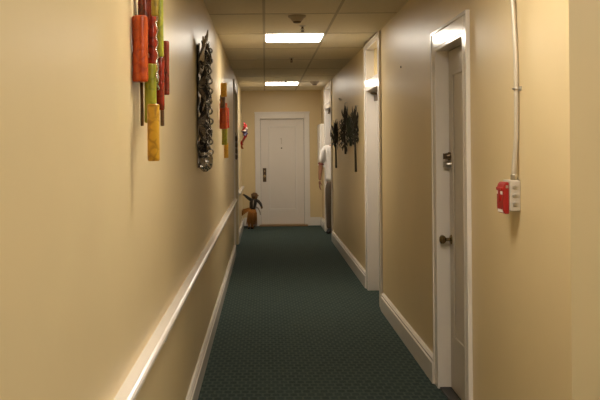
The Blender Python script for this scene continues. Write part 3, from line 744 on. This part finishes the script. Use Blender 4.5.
def person(loc, rz):
    t = thing('person', 'person in white short-sleeved shirt and dark trousers standing half hidden in far right doorway', 'person', loc, rz)
    V = Vector
    # faces -y; own right side is -x
    J = [V((0, 0.0, 0.98)), V((0, -0.005, 1.14)), V((0, 0.0, 1.34)), V((0, 0.015, 1.48)), V((0, 0.014, 1.57)), V((0, 0.006, 1.64)), V((0, 0.0, 1.73))]
    rad = [(0.128, 0.095), (0.130, 0.095), (0.155, 0.110), (0.105, 0.080), (0.060, 0.062), (0.060, 0.064), (0.060, 0.064)]
    E = [(0, 1), (1, 2), (2, 3), (3, 4), (4, 5), (5, 6)]
    arms = {}
    for s in (-1, 1):
        i = len(J)
        out = 0.275 if s < 0 else 0.25
        J += [V((s*0.155, 0.015, 1.495)), V((s*0.195, 0.01, 1.47)), V((s*(out-0.015), 0.02, 1.22)), V((s*out, -0.030, 0.985)), V((s*(out+0.002), -0.050, 0.935))]
        rad += [0.066, 0.060, 0.046, 0.031, (0.026, 0.022)]
        E += [(3, i), (i, i+1), (i+1, i+2), (i+2, i+3), (i+3, i+4)]
        arms[s] = (J[i+1], J[i+2], J[i+4])
    legs = {}
    for s in (-1, 1):
        i = len(J)
        J += [V((s*0.095, 0.0, 0.90)), V((s*0.105, -0.012, 0.51)), V((s*0.108, 0.02, 0.10)), V((s*0.112, -0.02, 0.050)), V((s*0.122, -0.135, 0.032))]
        rad += [0.078, 0.056, 0.038, (0.038, 0.038), (0.036, 0.024)]
        E += [(0, i), (i, i+1), (i+1, i+2), (i+2, i+3), (i+3, i+4)]
        legs[s] = (J[i], J[i+1], J[i+2], J[i+4])
    body = skin_mesh(J, E, rad)
    # hands: palm plus four unequal fingers and a thumb, relaxed
    for s in (-1, 1):
        w = arms[s][2]; d = V((0, -0.22, -0.97)).normalized(); side = V((-s*0.25, -0.95, 0.21)).normalized()   # across the palm, towards the thumb
        inn = V((-s, 0, 0))
        pv = [w, w + d*0.045, w + d*0.085]
        merge(body, skin_mesh(pv, [(0, 1), (1, 2)], [(0.024, 0.024), (0.020, 0.036), (0.016, 0.037)]))
        for k, (off, L, b_) in enumerate(((0.030, 0.076, 0.25), (0.010, 0.086, 0.28), (-0.010, 0.079, 0.33), (-0.029, 0.062, 0.40))):
            q = w + d*0.070 + side*off; q2 = w + d*0.098 + side*off*1.08
            e1 = (d + inn*b_*0.6).normalized(); e2 = (d + inn*b_*1.7).normalized(); e3 = (d + inn*b_*3.0).normalized()
            p1 = q2 + e1*L*0.45; p2 = p1 + e2*L*0.32; p3 = p2 + e3*L*0.23
            merge(body, skin_mesh([q, q2, p1, p2, p3], [(0, 1), (1, 2), (2, 3), (3, 4)], [0.009, 0.0095, 0.0090, 0.0082, 0.0065]))
        q = w + d*0.022 + side*0.018; p1 = w + d*0.050 + side*0.048 + inn*0.010; p2 = p1 + (d*0.85 + side*0.4 + inn*0.35).normalized()*0.034; p3 = p2 + (d + inn*0.5).normalized()*0.026
        merge(body, skin_mesh([q, p1, p2, p3], [(0, 1), (1, 2), (2, 3)], [0.015, 0.0125, 0.0105, 0.0080]))
    # head: skull, jaw, nose, lips, ears, brow
    hc = V((0, -0.012, 1.745))
    hb = new(); ball(hb, hc, 0.1, 0.76, 0.93, 1.12, 28, 20)
    for v in hb.verts:
        r_ = v.co - hc
        if r_.z < 0: v.co.x = hc.x + r_.x*(1 + 0.22*r_.z/0.112); v.co.y += 0.022*r_.z/0.112*(1 if r_.y > 0 else 0.25)*-1*(-1 if r_.y > 0 else 1)
    merge(body, hb)
    f = new()
    ball(f, hc + V((0, -0.060, -0.086)), 0.026, 1.15, 0.9, 0.7, 14, 10)                     # chin
    tube(f, [hc + V((0, -0.086, 0.012)), hc + V((0, -0.098, -0.010)), hc + V((0, -0.108, -0.030)), hc + V((0, -0.094, -0.038))], [0.009, 0.011, 0.014, 0.010], 10)
    for s in (-1, 1):
        ball(f, hc + V((s*0.012, -0.094, -0.033)), 0.009, u=10, v=8)
        tube(f, [hc + V((s*0.012, -0.088, 0.020)), hc + V((s*0.034, -0.082, 0.024)), hc + V((s*0.052, -0.064, 0.016))], [0.007, 0.008, 0.005], 8)
        ball(f, hc + V((s*0.078, 0.008, -0.012)), 0.030, 0.32, 0.62, 1.0, 12, 10)              # ear
        ball(f, hc + V((s*0.040, -0.060, -0.026)), 0.022, 1, 0.75, 0.9, 12, 8)                  # cheek
    ball(f, hc + V((0, -0.066, -0.056)), 0.028, 1.1, 0.75, 0.8, 14, 10)
    merge(body, f)
    bo = obj('body', remesh(body, 0.0055), 'skin', t, smooth=True)
    for nm_, z_, r_ in (('upper_lip', -0.052, 0.0045), ('lower_lip', -0.060, 0.0055)):
        l_ = new(); tube(l_, [hc + V((-0.021, -0.080, -0.056)), hc + V((-0.010, -0.0865, z_)), hc + V((0, -0.088, z_-0.001)), hc + V((0.010, -0.0865, z_)), hc + V((0.021, -0.080, -0.056))], [0.002, r_, r_, r_, 0.002], 10); obj('lip', l_, 'lip', t, smooth=True)
    for s in (-1, 1):
        e = new(); ball(e, hc + V((s*0.031, -0.0775, 0.004)), 0.0105, u=14, v=10); eo = obj('eye', e, 'eye', t, smooth=True)
        e = new(); ball(e, hc + V((s*0.031, -0.0862, 0.004)), 0.0052, 1, 0.5, 1, 12, 8); obj('iris', e, 'iris', eo, smooth=True)
    hb = new(); ball(hb, hc + V((0, 0.014, 0.018)), 0.1, 0.86, 0.94, 1.08, 28, 20)
    bmesh.ops.delete(hb, geom=[v for v in hb.verts if (v.co.y < hc.y-0.040 and v.co.z < hc.z+0.062) or v.co.z < hc.z-0.060 or (v.co.y < hc.y+0.02 and v.co.z < hc.z-0.012)], context='VERTS')
    bmesh.ops.solidify(hb, geom=hb.faces[:], thickness=0.012)
    rr_ = random.Random(4)
    for v in hb.verts: v.co += V((rr_.uniform(-1, 1), rr_.uniform(-1, 1), rr_.uniform(-1, 1)))*0.002
    obj('hair', hb, 'hair', t, smooth=True)
    # shirt
    sv = [V((0, 0, 0.87)), V((0, 0, 1.02)), V((0, -0.004, 1.13)), V((0, 0.0, 1.34)), V((0, 0.014, 1.475)), V((0, 0.014, 1.575))]
    sr = [(0.196, 0.150), (0.192, 0.146), (0.166, 0.118), (0.172, 0.127), (0.120, 0.094), (0.080, 0.080)]
    se = [(0, 1), (1, 2), (2, 3), (3, 4), (4, 5)]
    for s in (-1, 1):
        i = len(sv); a, el, _ = arms[s]
        sv += [V((s*0.155, 0.015, 1.497)), a + V((s*0.004, 0, 0)), a.lerp(el, 0.45), a.lerp(el, 0.97)]
        sr += [0.076, 0.074, 0.071, 0.072]; se += [(4, i), (i, i+1), (i+1, i+2), (i+2, i+3)]
    obj('shirt', remesh(skin_mesh(sv, se, sr), 0.009), 'shirt', t, smooth=True)
    for s in (-1, 1):
        a, el, _ = arms[s]; h = new(); c0 = a.lerp(el, 0.93); c1 = a.lerp(el, 0.99)
        tube(h, [c0, a.lerp(el, 0.96), c1], [0.0535, 0.055, 0.054], 24); o = obj('sleeve_hem', h, 'maroonhem', t, smooth=True); o['label'] = 'maroon band at the sleeve end'
    tv = [V((0, 0, 1.05)), V((0, 0, 0.95))]; trr = [(0.170, 0.126), (0.186, 0.140)]; te = [(0, 1)]
    for s in (-1, 1):
        i = len(tv); hp, kn, an, _ = legs[s]
        tv += [hp, kn, an + V((0, 0, 0.05)), an + V((0, 0, -0.035))]; trr += [0.114, 0.082, 0.068, 0.070]; te += [(1, i), (i, i+1), (i+1, i+2), (i+2, i+3)]
    obj('trousers', remesh(skin_mesh(tv, te, trr), 0.009), 'trouser', t, smooth=True)
    for s in (-1, 1):
        _, _, an, toe = legs[s]
        b = skin_mesh([an + V((0, 0.035, -0.050)), an + V((0, -0.02, -0.048)), toe + V((0, 0.03, 0.008)), toe + V((s*0.004, -0.050, 0.002))], [(0, 1), (1, 2), (2, 3)], [(0.044, 0.048), (0.048, 0.052), (0.050, 0.038), (0.042, 0.030)])
        for v in b.verts: v.co.z = max(v.co.z, 0.004)
        so = obj('shoe', b, 'shoe', t, smooth=True)
    return t
person((1.245, 14.90, 0), R(-8))
